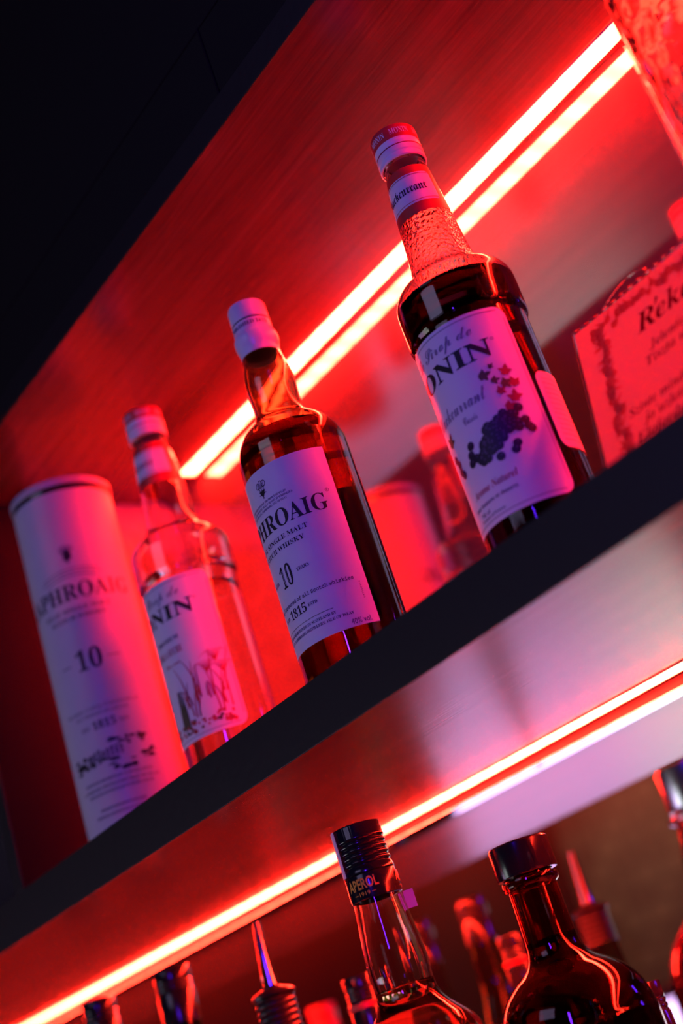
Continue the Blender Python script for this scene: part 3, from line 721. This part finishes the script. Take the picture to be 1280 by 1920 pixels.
# bottle with the steel pourer
def pourer(x, y, z0, lab, gm='dkgreen'):
    t = thing('pourer_bottle', lab, 'bottle', (x, y, ZL))
    O = spline(P((.034, ZL), (.036, ZL + .002), (.037, ZL + .008)), 3) + spline(P((.037, -.125), (.037, -.055), (.0345, -.035), (.026, -.015), (.0185, 0), (.0155, .015), (.0145, .035), (.0140, .052)), 4) + P((.0138, .060), (.0138, .076), (.013, .077))
    obj('glass', bottle_glass(O), gm, t)
    obj('threaded_collar', lathe(P((.0142, .050)) + [(r, z - ZL) for r, z in ridges(.0158, .0500, .0780, 6, .0013)] + P((.0142, .0782), (.0142, .050)), 72), 'blackrub', t)
    s = obj('pouring_spout', lathe(P((0, .0780), (.0140, .0780), (.0170, .0792), (.0172, .0806), (.0150, .0828), (.0085, .0852), (.0070, .0858), (.0068, .0868), (0, .0868)), 64), 'blackrub', t)
    bm = bmesh.new(); pts = []; rs = []
    for i in range(13):
        f = i / 12; pts.append((.0006 + .0022 * f ** 2 + .0 * f, 0, (.0866 + .0480 * f) + zz)); rs.append(.0062 - .0034 * f ** .8)
    tube(bm, pts, rs, 24); obj('steel_tube', bm, 'chrome', s)
    bm = bmesh.new(); tube(bm, [(-.0075, -.002, .0868 + zz), (-.0070, -.002, .0950 + zz), (-.0045, -.001, .1000 + zz)], .0013, 10); obj('air_tube', bm, 'chrome', s)
    return t
pourer(-.907, .611, 0, 'dark bottle with a steel pouring spout, in the lower row left of the aperitif')

def capped(name, x, y, top, r, lab, seal=None, body=.036, gm='dkgreen', neckr=None, cat='bottle', band=None, kn=True, caplen=.045, capmat='black'):
    """dark bottle with screw cap whose top is at height `top`"""
    t = thing(name, lab, cat, (x, y, ZL)); T = top
    O = spline(P((body - .003, ZL), (body - .001, ZL + .002), (body, ZL + .008)), 3) + spline(P((body, ZL + .02), (body, T - .165), (body * .93, T - .145), (body * .7, T - .122), (r + .003, T - .100), (r + .0004, T - .080), (r - .0008, T - .045)), 4) + P((r - .0012, T - .040), (r - .0012, T - .006), (r - .002, T - .004))
    obj('glass', bottle_glass(O), gm, t)
    c_ = lathe(P((0, T), (r - .0006, T), (r + .0001, T - .001), (r + .0001, T - .009)) + [(a, b - ZL) for a, b in ridges(r + .0001, T - .0095, T - .020, 3, .0007)] + P((r + .0004, T - .0205), (r + .0006, T - caplen), (r - .0005, T - caplen - .0003), (r - .0005, T - .003), (0, T - .003)), 144)
    if kn: knurl(c_, T - .0085 + zz, T - .0008 + zz, 60, .0003)
    cp = obj('cap', c_, capmat, t)
    if band:
        obj('band', lathe(P((r + .0006, T - band), (r + .0009, T - band - .0003), (r + .0009, T - band - .004), (r + .0006, T - band - .0043)), 96), 'capr', cp)
    return t
capped('spirit_bottle', -.919, .703, .0785, .0152, 'black-capped bottle with a red band, standing behind the clear neck of the aperitif', band=.021)
capped('spirit_bottle', -1.053, .616, .1345, .0155, 'tall bottle with ridged black screw cap, second from left in the lower row', body=.034)
capped('spirit_bottle', -1.16, .600, .1370, .0148, 'tall bottle with small black screw cap, leftmost in the lower row', body=.034)
capped('spirit_bottle', -1.368, .600, .0965, .0165, 'red-capped bottle seen only in the mirror, reflected left of the aperitif', body=.034, capmat='capr')
capped('spirit_bottle', -.665, .728, .0050, .0150, 'short dark green bottle behind the rum bottle near the right edge', body=.028)
# right edge bottle
t = thing('liqueur_bottle', 'red liqueur bottle with grey cap at the lower right edge, nearest the viewer', 'bottle', (-.425, .558, ZL))
LO = spline(P((.044, ZL), (.047, ZL + .002), (.048, ZL + .008)), 3) + spline(P((.048, -.125), (.048, -.015), (.0472, -.003), (.0445, .0070), (.0390, .0160), (.0300, .0250), (.0245, .0350), (.0212, .0480), (.0192, .0580), (.0180, .0660)), 5) + P((.0205, .0670), (.0208, .0690), (.0190, .0700), (.0165, .0705), (.0165, .085), (.015, .086))
obj('glass', bottle_glass(LO, .003), 'clear', t)
obj('liqueur', liquid(LO, .030 - ZL, .003), 'redliq', t)
obj('cap', lathe(P((0, .0925), (.0175, .0925), (.0188, .0915), (.0190, .0735), (.0184, .0720), (.0170, .0720), (.0170, .0870), (0, .0870)), 96), 'silver', t)
